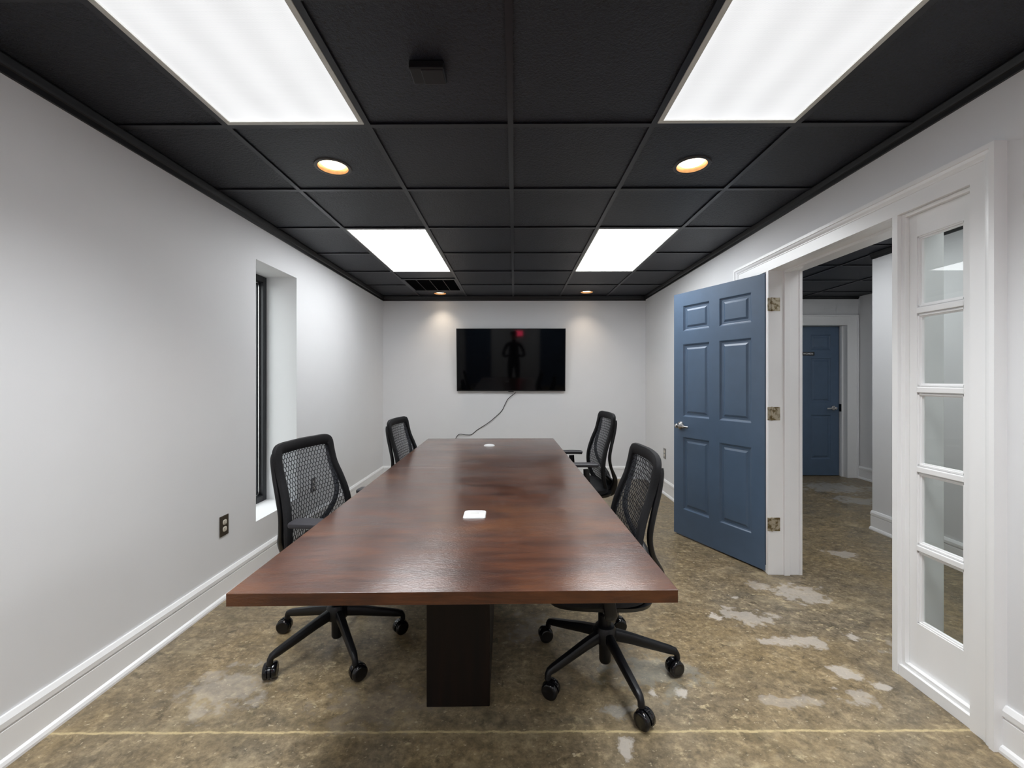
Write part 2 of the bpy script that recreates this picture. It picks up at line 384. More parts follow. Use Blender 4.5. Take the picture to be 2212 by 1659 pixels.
# ------------------------------------------------------------------ ceiling: plenum slab, tees, lay-in tiles
ceil = MB().box(-2.05, 4.9, YR - 0.2, 6.2, 2.44, 2.5).build('ceiling', 'black_trim')
tag(ceil, 'black suspended ceiling of square lay-in tiles', 'ceiling', kind='structure')
xs = [XL] + [GX + i * S for i in (-2, -1, 0, 1, 2)] + [XR]
ks = list(range(-6, 7)); ys = [YR] + [GY + k * S for k in ks] + [YB]
TROFF = [(c_, k) for k in (-6, -2, 2) for c_ in (1, 4)]
VY0, VY1 = GY + 4.5 * S, GY + 5.5 * S
CANS = {(1, 'n'): (-0.934, 2.157), (4, 'n'): (0.905, 2.149), (4, 'f'): (0.902, 5.255), (1, 'f'): (-0.944, 5.325)}
TW = 0.012
def tile_mesh(wx, wy, hole=None):
    m = MB(); g = TW * 0.4
    x0, x1, y0, y1, z0, z1 = -wx / 2 + g, wx / 2 - g, -wy / 2 + g, wy / 2 - g, 0.008, 0.022
    if not hole: return m.box(x0, x1, y0, y1, z0, z1)
    hx, hy, r = hole; n = 32; outer = []; inner = []
    for k in range(n):
        a = 2 * math.pi * k / n; co, si = math.cos(a), math.sin(a)
        t = min(((x1 - hx) if co > 0 else (hx - x0)) / max(abs(co), 1e-6), ((y1 - hy) if si > 0 else (hy - y0)) / max(abs(si), 1e-6))
        outer.append((hx + co * t, hy + si * t)); inner.append((hx + co * r, hy + si * r))
    # snap nearest outer points to the corners
    for cx, cy in ((x0, y0), (x0, y1), (x1, y0), (x1, y1)):
        k = min(range(n), key=lambda q: (outer[q][0] - cx) ** 2 + (outer[q][1] - cy) ** 2); outer[k] = (cx, cy)
    m.rings([[(x, y, z1) for x, y in inner], [(x, y, z0) for x, y in inner], [(x, y, z0) for x, y in outer], [(x, y, z1) for x, y in outer]], True, False)
    return m
tile_cache = {}
def put_tile(xa, xb, ya, yb, hole=None):
    wx, wy = round(xb - xa, 4), round(yb - ya, 4); key = (wx, wy)
    cx, cy = (xa + xb) / 2, (ya + yb) / 2
    if hole is None and key in tile_cache:
        o = bpy.data.objects.new('ceiling_tile', tile_cache[key]); COL.objects.link(o); o.parent = ceil
    else:
        hl = None if hole is None else (hole[0] - cx, hole[1] - cy, 0.078)
        o = tile_mesh(wx, wy, hl).build('ceiling_tile', 'ceiling_tile', ceil)
        if hole is None: tile_cache[key] = o.data
    o.location = (cx, cy, ZC)
troff_cells = {(c_, k + d) for c_, k in TROFF for d in (0, 1)}
for ci in range(6):
    for ri in range(len(ys) - 1):
        k = ri - 7                      # row between grid line k and k+1
        if (ci, k) in troff_cells: continue
        if ci == 1 and k in (4, 5, 6): continue
        hole = None
        if k == 0 and ci in (1, 4): hole = CANS[(ci, 'n')]
        if k == 5 and ci == 4: hole = CANS[(4, 'f')]
        put_tile(xs[ci], xs[ci + 1], ys[ri], ys[ri + 1], hole)
put_tile(xs[1], xs[2], GY + 4 * S, VY0)
put_tile(xs[1], xs[2], VY1, YB, CANS[(1, 'f')])
def tee(x0, x1, y0, y1):
    m = MB().box(x0, x1, y0, y1, 0, 0.004)
    if x1 - x0 < y1 - y0: m.box((x0 + x1) / 2 - 0.002, (x0 + x1) / 2 + 0.002, y0, y1, 0.004, 0.035)
    else: m.box(x0, x1, (y0 + y1) / 2 - 0.002, (y0 + y1) / 2 + 0.002, 0.004, 0.035)
    o = m.build('grid_tee', 'tee_paint', ceil); o.location.z = ZC
for x in xs[1:-1]: tee(x - TW, x + TW, YR, YB)
for ci in range(6):
    for j, y in enumerate(ys[1:-1]):
        k = ks[j]
        if (ci, k) in troff_cells and (ci, k - 1) in troff_cells: continue
        if ci == 1 and k in (5, 6): continue
        tee(xs[ci] + TW, xs[ci + 1] - TW, y - TW, y + TW)
for y in (VY0, VY1): tee(xs[1] + TW, xs[2] - TW, y - TW, y + TW)
# hall ceiling tiles, same grid carried on beyond the wall
HC = (XR + WT, 2.05, 2.66, HX)
hy = [YR] + [GY - 0.2 + k * S for k in range(-5, 7)] + [HYF]
for j in range(len(hy) - 1):
    if hy[j] > 0.4 and hy[j + 1] < 2.0 and False: continue
    for xa, xb_ in zip(HC, HC[1:]):
        if xa == 2.05 and j in (5, 6, 8, 9): continue
        put_tile(xa, xb_, hy[j], hy[j + 1])
    if hy[j] >= HYJ - 0.3:
        for xa, xb_ in ((HX, 3.80), (3.80, HXR)):
            ya = max(hy[j], HYJ)
            if xa == 3.80: ya = max(ya, HYJ + 0.67)
            if hy[j + 1] - ya > 0.02: put_tile(xa, xb_, ya, hy[j + 1])
for y in hy[1:-1]:
    tee(XR + WT, HX if y < HYJ else HXR, y - TW, y + TW)
for x in HC[1:3]: tee(x - TW, x + TW, YR, HYF)
tee(HX - TW, HX + TW, HYJ, HYF); tee(3.80 - TW, 3.80 + TW, HYJ, HYF)

# black moulding round the ceiling
def crown(name, p0, p1, nrm, h, label):
    pr = [(0, 0), (0.010, 0), (0.012, h * 0.35), (0.017, h * 0.42), (0.020, h * 0.55), (0.026, h * 0.9), (0.026, h), (0, h)]
    tag(MB().profile((p0[0], p0[1], ZC - h + 0.006), (p1[0], p1[1], ZC - h + 0.006), nrm, pr).build(name, 'black_trim'), label, 'moulding', kind='structure')
crown('trim_1', (XL, YR), (XL, YB), (1, 0, 0), 0.060, 'black ceiling moulding along the window wall')
crown('trim_2', (XL, YB), (XR, YB), (0, -1, 0), 0.060, 'black ceiling moulding above the television')
crown('trim_3', (XR, YR), (XR, YB), (-1, 0, 0), 0.048, 'black ceiling moulding above the cased doorway')
crown('trim_4', (HX, YR), (HX, HYJ), (-1, 0, 0), 0.050, 'black ceiling moulding on the hall side wall')
crown('trim_5', (XR + WT, HYF), (HXR, HYF), (0, -1, 0), 0.030, 'black ceiling moulding above the washroom door')

# baseboards
BP = [(0, 0), (0.030, 0), (0.030, 0.010), (0.025, 0.021), (0.016, 0.027), (0.016, 0.116), (0.011, 0.119), (0.011, 0.124), (0.018, 0.127), (0.018, 0.146), (0.008, 0.163), (0, 0.163)]
def base(name, p0, p1, nrm, label):
    tag(MB().profile((p0[0], p0[1], 0), (p1[0], p1[1], 0), nrm, BP).build(name, 'trim_paint'), label, 'baseboard', kind='structure')
base('baseboard_left', (XL, YR), (XL, YB), (1, 0, 0), 'tall white baseboard along the window wall')
base('baseboard_back', (XL, YB), (XR, YB), (0, -1, 0), 'white baseboard under the television wall')
base('baseboard_right_near', (XR, YR), (XR, FY0), (-1, 0, 0), 'white baseboard on the near side of the doorway casing')
base('baseboard_right_far', (XR, FY1), (XR, YB), (-1, 0, 0), 'white baseboard on the far side of the doorway, behind the blue door')
base('baseboard_hall_side', (HX, YR), (HX, HYJ), (-1, 0, 0), 'white baseboard of the hall side wall')
base('baseboard_hall_recess', (HXR, HYJ), (HXR, HYF), (-1, 0, 0), 'white baseboard beside the washroom door')
base('baseboard_front', (XL, YR), (XR, YR), (0, 1, 0), 'white baseboard behind the camera position')

# ------------------------------------------------------------------ narrow window in the left wall
win = empty('window_1', (WX, WY0, WZ0)); tag(win, 'tall narrow window in a black frame in a deep white recess', 'window', kind='structure')
dw, dh = WY1 - WY0, WZ1 - WZ0
def rect_frame(m, x0, x1, y0, y1, z0, z1, t):
    m.box(x0, x1, y0, y0 + t, z0, z1).box(x0, x1, y1 - t, y1, z0, z1).box(x0, x1, y0 + t, y1 - t, z0, z0 + t).box(x0, x1, y0 + t, y1 - t, z1 - t, z1); return m
rect_frame(MB(), -0.055, 0.0, 0.0, dw, 0.0, dh, 0.045).build('window_frame', 'black_metal', win, bevel=0.003)
rect_frame(MB(), -0.07, -0.035, 0.045, dw - 0.045, 0.045, dh - 0.045, 0.022).build('window_sash', 'black_metal', win, bevel=0.002)
rect_frame(MB(), -0.034, -0.026, 0.047, dw - 0.047, 0.047, dh - 0.047, 0.012).build('glazing_bead', 'steel', win)
MB().box(-0.056, -0.050, 0.06, dw - 0.06, 0.06, dh - 0.06).build('pane', 'clear_glass', win)
tag(MB().box(-14, -2.051, -6, 12, -0.2, -0.06).build('ground_outside', 'asphalt'), 'pale paving outside the narrow window', 'pavement', kind='structure')

# ------------------------------------------------------------------ cased opening with two sidelights (right wall)
XF = 1.685; YC = (1.886 + 2.80) / 2
def mir(y, f): return 2 * YC - y if f else y
def mbox(m, x0, x1, y0, y1, z0, z1, f=False):
    a, b_ = mir(y0, f), mir(y1, f); return m.box(x0, x1, min(a, b_), max(a, b_), z0, z1)
XE = XR + WT
fr_ = empty('trim_6', (0, 0, 0)); tag(fr_, 'white cased door frame with moulded edge and two glazed sidelights', 'door frame', kind='structure')
CP = [(XR + 0.001, 0, 0), (XF - 0.016, 0, 0), (XF - 0.016, .017, .017), (XF - 0.011, .019, .019), (XF - 0.009, .030, .030), (XF - 0.003, .040, .040), (XF - 0.003, .045, .045), (XF, .047, .047), (XF, .093, .110), (XR + 0.001, .093, .110)]
rs = [[(x, FY0 + d, 0) for x, d, h_ in CP], [(x, FY0 + d, FZ - h_) for x, d, h_ in CP], [(x, FY1 - d, FZ - h_) for x, d, h_ in CP], [(x, FY1 - d, 0) for x, d, h_ in CP]]
MB().rings(rs).build('casing', 'trim_paint', fr_)
def prism(poly, z0, z1, f=False):
    return MB().rings([[(x, mir(y, f), z) for x, y in poly] for z in (z0, z1)])
ZH = FZ - 0.11
for f in (False, True):
    xq = XE + .008 if f else 1.872
    prism([(XF + .0005, 1.859), (1.703, 1.859), (1.703, 1.842), (xq, 1.842), (xq, 1.892), (xq - .020, 1.892), (xq - .020, 1.886), (1.822, 1.886), (1.822, 1.899), (1.785, 1.899), (1.785, 1.886), (XF + .0005, 1.886)], 0, ZH + 0.001, f).build('door_post', 'trim_paint', fr_, bevel=0.0015)
    prism([(XR + .002, 1.5), (XR + .002, 1.5645), (XE + .02, 1.5645), (XE + .02, 1.5)], 0, ZH, f).build('side_jamb', 'trim_paint', fr_)
MB().box(XR + .002, XE + .02, 1.50, FY1 - .028, ZH, FZ - .031).build('head_jamb', 'trim_paint', fr_)
MB().box(1.785, 1.822, 1.8995, 2.7865, ZH - .014, ZH + .001).build('head_stop', 'trim_paint', fr_, bevel=0.0015)
PZ = [(1.902, 1.614), (1.569, 1.275), (1.232, 0.936), (0.892, 0.599), (0.558, 0.262)]
for wi, f in ((2, False), (3, True)):
    g = empty('window_%d' % wi, (0, 0, 0))
    tag(g, 'white five-pane sidelight on the near side of the doorway' if not f else 'white five-pane sidelight hidden behind the open blue door', 'sidelight', kind='structure')
    # stepped stop, then sash
    m = MB(); ZT = ZH
    mbox(m, 1.703, 1.759, 1.566, 1.8415, ZT - 0.016, ZT - 0.0005, f)
    mbox(m, 1.690, 1.760, 1.566, 1.8585, 0.0, 0.048, f); mbox(m, 1.703, 1.758, 1.566, 1.8415, 0.0485, 0.066, f)
    m.build('stop_moulding', 'trim_paint', g, bevel=0.0015)
    m = MB(); z0, z1 = 0.0665, ZT - 0.0165
    mbox(m, 1.722, 1.756, 1.808, 1.8415, z0, z1, f); mbox(m, 1.722, 1.756, 1.566, 1.62, z0, z1, f)
    mbox(m, 1.722, 1.756, 1.6201, 1.8079, PZ[0][0] + 0.006, z1, f); mbox(m, 1.722, 1.756, 1.6201, 1.8079, z0, PZ[4][1] - 0.006, f)
    m.build('sash', 'trim_paint', g)
    for (a, b_), (c_, d_) in zip(PZ, PZ[1:]):
        m = MB(); mbox(m, 1.730, 1.752, 1.62, 1.808, c_ + 0.004, b_ - 0.004, f); zc = (b_ + c_) / 2
        mbox(m, 1.719, 1.734, 1.62, 1.808, zc - 0.012, zc + 0.012, f); m.build('muntin', 'trim_paint', g, bevel=0.003)
    for zt, zb in PZ:
        m = MB()
        for dx, t in ((1.726, 0.006), (1.732, 0.012)):
            mbox(m, dx, dx + 0.012, 1.62, 1.62 + t, zb, zt, f); mbox(m, dx, dx + 0.012, 1.808 - t, 1.808, zb, zt, f)
            mbox(m, dx, dx + 0.012, 1.62 + t, 1.808 - t, zb - 0.006, zb + t - 0.006, f); mbox(m, dx, dx + 0.012, 1.62 + t, 1.808 - t, zt - t + 0.006, zt + 0.006, f)
        m.build('glazing_bead', 'trim_paint', g)
        m = MB(); mbox(m, 1.740, 1.743, 1.615, 1.812, zb - 0.008, zt + 0.008, f); m.build('pane', 'clear_glass', g)

# ------------------------------------------------------------------ six-panel doors
def six_panel_door(name, label, loc, rz, width, st, mul, handle_x, lever_dir, hinges=(), kind='structure'):
    d = empty(name, loc, rz); tag(d, label, 'door', kind=kind)
    T = 0.044; H = 2.0; pw = (width - 2 * st - mul) / 2
    zs = [(0.215, 0.815), (0.980, 1.578), (1.682, 1.894)]
    m = MB()
    m.box(0, st, -T, 0, 0, H).box(width - st, width, -T, 0, 0, H)
    m.box(st, width - st, -T, 0, 0, zs[0][0])
    m.box(st, width - st, -T, 0, zs[0][1], zs[1][0]).box(st, width - st, -T, 0, zs[1][1], zs[2][0]).box(st, width - st, -T, 0, zs[2][1], H)
    for a, b_ in zs: m.box(st + pw, st + pw + mul, -T, 0, a, b_)
    m.build('door_leaf', 'navy_paint', d)
    for a, b_ in zs:
        for x0 in (st, st + pw + mul):
            x1 = x0 + pw; m = MB()
            for sgn, face in ((1, 0.0), (-1, -T)):
                rs = []
                for ins, dep in ((0, 0), (0.004, 0.001), (0.010, 0.009), (0.014, 0.0105), (0.017, 0.0125), (0.032, 0.0125), (0.046, 0.005), (0.048, 0.0045)):
                    y = face - sgn * dep
                    rs.append([(x0 + ins, y, a + ins), (x1 - ins, y, a + ins), (x1 - ins, y, b_ - ins), (x0 + ins, y, b_ - ins)])
                m.rings(rs, True, False); n = len(m.v); m.f.append((n - 4, n - 3, n - 2, n - 1))
            m.build('door_panel', 'navy_paint', d)
    # lever handle both sides
    hz = 0.905
    for sgn, y0 in ((1, 0.0), (-1, -T)):
        m = MB().lathe([(0.001, y0), (0.034, y0), (0.034, y0 + sgn * 0.006), (0.030, y0 + sgn * 0.013), (0.016, y0 + sgn * 0.018), (0.014, y0 + sgn * 0.045), (0.001, y0 + sgn * 0.047)], (handle_x, 0, hz), 'y', 28)
        h_ = m.build('rosette', 'steel', d, smooth=True)
        pts = cat([(handle_x, y0 + sgn * 0.044, hz), (handle_x + lever_dir * 0.03, y0 + sgn * 0.048, hz), (handle_x + lever_dir * 0.075, y0 + sgn * 0.050, hz - 0.002), (handle_x + lever_dir * 0.115, y0 + sgn * 0.044, hz - 0.004)])
        m = MB().sweep(pts, lambda t: (0.012 - 0.003 * t, 0.006), (0, 1, 0), 12)
        m.lathe([(0.001, y0 + sgn * 0.040), (0.018, y0 + sgn * 0.040), (0.018, y0 + sgn * 0.052), (0.012, y0 + sgn * 0.056), (0.001, y0 + sgn * 0.057)], (handle_x, 0, hz), 'y', 24)
        m.build('lever', 'steel', h_, smooth=True)
    ex = width if handle_x > width / 2 else 0
    s_ = 1 if ex else -1
    MB().box(min(ex, ex + s_ * 0.0015), max(ex, ex + s_ * 0.0015), -T / 2 - 0.0125, -T / 2 + 0.0125, hz - 0.028, hz + 0.028).build('latch_plate', 'steel', d)
    for z in hinges:
        m = MB(); px, py = -0.004, -0.0 
        m.lathe([(0.001, z - 0.046), (0.006, z - 0.045), (0.006, z + 0.045), (0.001, z + 0.046)], (px - 0.004, -T - 0.004, 0), 'z', 14)
        m.box(-0.0035, -0.0005, -T, -0.012, z - 0.044, z + 0.044)
        m.build('hinge', 'worn_brass', d, bevel=0.001)
    return d
ang = math.atan2(0.72, -0.33)
door1 = six_panel_door('door_1', 'blue six-panel door standing open into the room', (1.684, 2.838, 0.012), ang, 0.80, 0.095, 0.086, 0.80 - 0.075, -1, (0.325, 1.06, 1.785))
# jamb leaves of the hinges, screwed to the post
for z in (0.337, 1.072, 1.797):
    m = MB().box(1.680, 1.762, 2.7965, 2.8005, z - 0.044, z + 0.044)
    for k in range(3): m.lathe([(0.001, 2.7955), (0.005, 2.7955), (0.005, 2.797)], (1.735 + 0.014 * (k % 2), 0, z - 0.028 + 0.028 * k), 'y', 10)
    m.lathe([(0.001, z - 0.046), (0.0065, z - 0.045), (0.0065, z + 0.045), (0.001, z + 0.046)], (1.708, 2.797, 0), 'z', 14)
    m.build('hinge_leaf', 'worn_brass', fr_, bevel=0.001)
door2 = six_panel_door('door_2', 'dark blue washroom door at the end of the hall', (4.365, 5.68, 0.01), math.pi, 0.85, 0.102, 0.10, 0.075, 1)
dc = empty('trim_7'); tag(dc, 'white casing round the dark blue washroom door', 'door frame', kind='structure')
m = MB().box(4.408, 4.53, HYF - 0.018, HYF, 0, 2.15).box(3.38, 3.50, HYF - 0.018, HYF, 0, 2.15).box(3.50, 4.408, HYF - 0.018, HYF, 2.03, 2.15)
m.build('casing', 'trim_paint', dc, bevel=0.002)
m = MB().box(4.51, 4.53, HYF - 0.03, HYF, 0, 2.15).box(3.38, 3.40, HYF - 0.03, HYF, 0, 2.15).box(3.40, 4.51, HYF - 0.03, HYF, 2.128, 2.15)
m.build('back_band', 'trim_paint', dc, bevel=0.002)
m = MB().box(4.388, 4.410, HYF - 0.018, HYF + 0.16, 0, 2.035).box(4.37, 4.39, HYF + 0.055, HYF + 0.098, 0, 2.03).box(3.50, 3.515, HYF - 0.018, HYF + 0.16, 0, 2.035).box(3.515, 4.388, HYF - 0.018, HYF + 0.16, 2.015, 2.035)
m.build('jamb', 'trim_paint', dc, bevel=0.002)
MB().box(4.364, 4.371, HYF + 0.06, HYF + 0.098, 0.87, 0.97).build('strike_plate', 'black_metal', dc)

# sign on the washroom door
sg = empty('door_sign', (3.950, 5.678, 1.645)); tag(sg, 'small black sign lettered WOMEN on the washroom door', 'sign')
MB().box(-0.085, 0.085, -0.004, 0.0, -0.024, 0.024).build('sign_plate', 'sign_black', sg, bevel=0.001)
def text_mesh(body, size, name, mat, parent, loc):
    cu = bpy.data.curves.new('t', 'FONT'); cu.body = body; cu.size = size; cu.align_x = 'CENTER'; cu.align_y = 'CENTER'; cu.extrude = 0.0006; cu.offset = size * 0.012
    to = bpy.data.objects.new('t', cu); COL.objects.link(to)
    dg = bpy.context.evaluated_depsgraph_get(); me = bpy.data.meshes.new_from_object(to.evaluated_get(dg))
    bpy.data.objects.remove(to); me.name = name; me.materials.clear(); me.materials.append(MATS[mat])
    o = bpy.data.objects.new(name, me); COL.objects.link(o); o.parent = parent; o.location = loc; o.rotation_euler = (R(90), 0, 0)
    return o
text_mesh('WOMEN', 0.034, 'lettering', 'sign_letter', sg, (0.0, -0.0046, 0))

# ------------------------------------------------------------------ ceiling fittings
def troffer(x0, x1, y0, y1, label, prism=True, lens=False):
    t = empty('ceiling_light', ((x0 + x1) / 2, (y0 + y1) / 2, ZC)); tag(t, label, 'ceiling light', 'lay-in ceiling lights')
    a, b_ = (x1 - x0) / 2 - 0.013, (y1 - y0) / 2 - 0.013
    m = MB(); rim = 0.020 if prism else 0.010
    m.box(-a, a, -b_, -b_ + rim, -0.001, 0.012).box(-a, a, b_ - rim, b_, -0.001, 0.012).box(-a, -a + rim, -b_ + rim, b_ - rim, -0.001, 0.012).box(a - rim, a, -b_ + rim, b_ - rim, -0.001, 0.012)
    m.build('rim', 'fixture_white', t, bevel=0.002)
    MB().box(-a + rim, a - rim, -b_ + rim, b_ - rim, 0.004, 0.008).build('diffuser', 'prismatic_lens' if lens else 'hall_fill_light' if x0 > XR else 'troffer_light' if prism else 'troffer_light_flat', t)
    if lens:
        ld = bpy.data.lights.new('tube_glow', 'AREA'); ld.shape = 'RECTANGLE'; ld.size = 2 * (a - rim); ld.size_y = 2 * (b_ - rim); ld.energy = LENS_LAMP; ld.spread = R(104); ld.color = (0.945, 0.975, 1.0)  # area lamp just below the lens lights the room; narrow spread keeps it unseen
        lo = bpy.data.objects.new('tube_glow', ld); COL.objects.link(lo); lo.parent = t; lo.location = (0, 0, 0.003)
    MB().box(-a, a, -b_, b_, 0.02, 0.05).build('housing', 'fixture_white', t)
for c_, k in TROFF:
    side = 'left' if c_ == 1 else 'right'
    lab = {-6: 'lay-in light behind the camera, %s side' % side, -2: 'large near %s lay-in light with ribbed lens' % side, 2: 'smooth far %s lay-in light nearer the television' % side}[k]
    troffer(xs[c_], xs[c_ + 1], GY + k * S, GY + (k + 2) * S, lab, k != 2, k == -2)
troffer(2.05, 2.66, hy[5], hy[7], 'fill light added over the hall beside the doorway, out of view', True)  # unseen lamp added to brighten the hall
troffer(2.05, 2.66, hy[8], hy[10], 'fill light added over the far hall, hidden by the door head', True)  # added behind the door head to lift the hall side wall
troffer(3.80, 4.41, HYJ + 0.06, HYJ + 0.67, 'square fill light added out of sight round the hall corner', True)  # added round the corner to light the recess and washroom door

def downlight(x, y, label):
    t = empty('recessed_light', (x, y, ZC + 0.008)); tag(t, label, 'recessed light', 'recessed round lights')
    MB().lathe([(0.074, 0.002), (0.074, -0.004), (0.080, -0.006), (0.090, -0.004), (0.092, 0.0)], n=40, cap=False).build('trim_ring', 'can_trim', t, smooth=True)
    MB().lathe([(0.074, -0.003), (0.070, 0.012), (0.062, 0.035)], n=40, cap=False).build('reflector', 'can_reflector', t, smooth=True)
    MB().lathe([(0.001, 0.008), (0.035, 0.009), (0.058, 0.013), (0.066, 0.022), (0.001, 0.024)], n=32).build('bulb', 'can_light', t, smooth=True)
    ld = bpy.data.lights.new('lamp', 'SPOT'); ld.energy = CAN; ld.color = (1.0, 0.83, 0.64); ld.spot_size = R(100); ld.spot_blend = 1.0; ld.shadow_soft_size = 0.03
    lo = bpy.data.objects.new('lamp', ld); COL.objects.link(lo); lo.parent = t; lo.location = (0, 0, 0.004)
downlight(*CANS[(1, 'n')], 'warm recessed light in the near left ceiling tile')
downlight(*CANS[(4, 'n')], 'warm recessed light in the near right ceiling tile')
downlight(*CANS[(1, 'f')], 'warm recessed light beside the air grille')
downlight(*CANS[(4, 'f')], 'warm recessed light near the right end of the television wall')

# return-air grille
vx0, vx1 = xs[1] + TW, xs[2] - TW; vy0, vy1 = VY0 + TW, VY1 - TW
vt = empty('air_grille', ((vx0 + vx1) / 2, (vy0 + vy1) / 2, ZC)); tag(vt, 'black slatted air grille in the ceiling near the television', 'air vent')
a, b_ = (vx1 - vx0) / 2, (vy1 - vy0) / 2
rf = MB(); rf.box(-a, a, -b_, -b_ + 0.022, -0.001, 0.012).box(-a, a, b_ - 0.022, b_, -0.001, 0.012).box(-a, -a + 0.022, -b_ + 0.022, b_ - 0.022, -0.001, 0.012).box(a - 0.022, a, -b_ + 0.022, b_ - 0.022, -0.001, 0.012)
rf.build('grille_frame', 'tee_paint', vt, bevel=0.002)
MB().box(-a + 0.02, a - 0.02, -b_ + 0.02, b_ - 0.02, 0.030, 0.034).build('grille_back', 'black_trim', vt)
nsl = 22
for k in range(nsl):
    y = -b_ + 0.035 + (2 * b_ - 0.07) * k / (nsl - 1)
    sl = MB(); sl.add([(-a + 0.022, y - 0.008, 0.004), (a - 0.022, y - 0.008, 0.004), (a - 0.022, y + 0.006, 0.018), (-a + 0.022, y + 0.006, 0.018), (-a + 0.022, y - 0.008, 0.0055), (a - 0.022, y - 0.008, 0.0055), (a - 0.022, y + 0.006, 0.0195), (-a + 0.022, y + 0.006, 0.0195)], [(0, 1, 2, 3), (7, 6, 5, 4), (0, 4, 5, 1), (3, 2, 6, 7), (0, 3, 7, 4), (1, 5, 6, 2)])
    sl.build('grille_slat', 'black_trim', vt)
for k in range(1, 4):
    x = -a + 2 * a * k / 4; MB().box(x - 0.0022, x + 0.0022, -b_ + 0.02, b_ - 0.02, -0.001, 0.014).build('grille_bar', 'tee_paint', vt)

# black sensor box on the ceiling
sb = empty('ceiling_sensor', (-0.303, 1.475, ZC + 0.008)); tag(sb, 'small black rectangular sensor box on a near ceiling tile', 'sensor')
MB().box(-0.060, 0.060, -0.040, 0.040, -0.030, 0.0).build('sensor_body', 'black_plastic', sb, bevel=0.005, seg=3)
MB().box(-0.019, 0.056, -0.034, 0.036, -0.033, -0.028).build('sensor_cover', 'black_plastic', sb, bevel=0.002)

# ------------------------------------------------------------------ television and its cable
tvz = 1.551; tvw, tvh = 1.412, 0.812
tv = empty('television', (-0.046, 5.505, tvz)); tag(tv, 'large black flat-screen television hung on the end wall', 'television')
tl = R(4.0)
rot = Matrix.Rotation(tl, 4, 'X')
def tvpart(o): o.matrix_local = Matrix.Translation((0, -0.072, 0)) @ rot; return o
tvpart(MB().box(-tvw / 2, tvw / 2, 0.0, 0.022, -tvh / 2, tvh / 2).build('tv_case', 'tv_body', tv, bevel=0.003))
tvpart(MB().box(-tvw / 2 + 0.008, tvw / 2 - 0.008, -0.0012, 0.001, -tvh / 2 + 0.016, tvh / 2 - 0.008).build('screen', 'tv_screen', tv))
tvpart(MB().box(-0.035, 0.035, 0.0, 0.018, -tvh / 2 - 0.008, -tvh / 2).build('infrared_foot', 'tv_body', tv, bevel=0.002))
tvpart(MB().box(-0.45, 0.45, 0.022, 0.040, -0.30, 0.10).build('rear_housing', 'tv_body', tv, bevel=0.006))
MB().box(-0.25, 0.25, -0.012, 0.006, -0.18, 0.18).build('wall_bracket', 'black_metal', tv)
cp = [(0.018, 1.128), (-0.08, 1.05), (-0.125, 0.971), (-0.169, 0.887), (-0.267, 0.794), (-0.361, 0.72), (-0.484, 0.641), (-0.563, 0.579), (-0.632, 0.575), (-0.721, 0.582), (-0.765, 0.537), (-0.80, 0.45), (-0.81, 0.36)]
pts = cat([(x, 5.478 if z > 1.12 else 5.500 - 0.006 * math.sin(i * 1.7), z) for i, (x, z) in enumerate(cp)], 8)
cb = MB().sweep(pts, (0.0042, 0.0042), (0, 1, 0), 8, power=2).build('power_cable', 'cable_rubber', None, smooth=True)
tag(cb, 'thin black power cable dangling from the television down the wall', 'cable')

# ------------------------------------------------------------------ wall outlets
def outlet(loc, rz, plate, label):
    t = empty('wall_outlet', loc, rz); tag(t, label, 'outlet', 'double wall outlets')   # faces local +x
    MB().box(0, 0.006, -0.037, 0.037, -0.060, 0.060).build('cover_plate', plate, t, bevel=0.003)
    for z in (0.0205, -0.0205):
        rs = []
        for x, s_ in ((0.004, 1), (0.0085, 1), (0.009, 0.93)):
            rs.append([(x, 0.0165 * s_ * math.copysign(min(1, abs(math.cos(q)) ** 0.6), math.cos(q)), z + 0.0145 * s_ * math.copysign(abs(math.sin(q)) ** 0.9, math.sin(q))) for q in [2 * math.pi * k / 20 for k in range(20)]])
        rc = MB().rings(rs).build('receptacle', 'ivory_plastic', t, smooth=True)
        MB().box(0.0088, 0.0093, -0.0075, -0.0055, z - 0.001, z + 0.008).box(0.0088, 0.0093, 0.0055, 0.0075, z - 0.001, z + 0.008).lathe([(0.0001, 0.0088), (0.0024, 0.0088), (0.0024, 0.0093), (0.0001, 0.0093)], (0, 0, z - 0.008), 'x', 10).build('slots', 'slot_dark', rc)
    MB().lathe([(0.0001, 0.004), (0.003, 0.0045), (0.003, 0.0068), (0.0001, 0.0072)], (0, 0, 0), 'x', 10).build('screw', 'steel', t)
outlet((XL, 2.488, 0.430), 0, 'bronze_plate', 'bronze double outlet on the window wall, before the window')
outlet((XL, 3.596, 0.395), 0, 'bronze_plate', 'bronze double outlet seen through the near left chair mesh')
outlet((XR, 4.80, 0.455), math.pi, 'steel_plate', 'grey double outlet on the wall beside the open blue door')

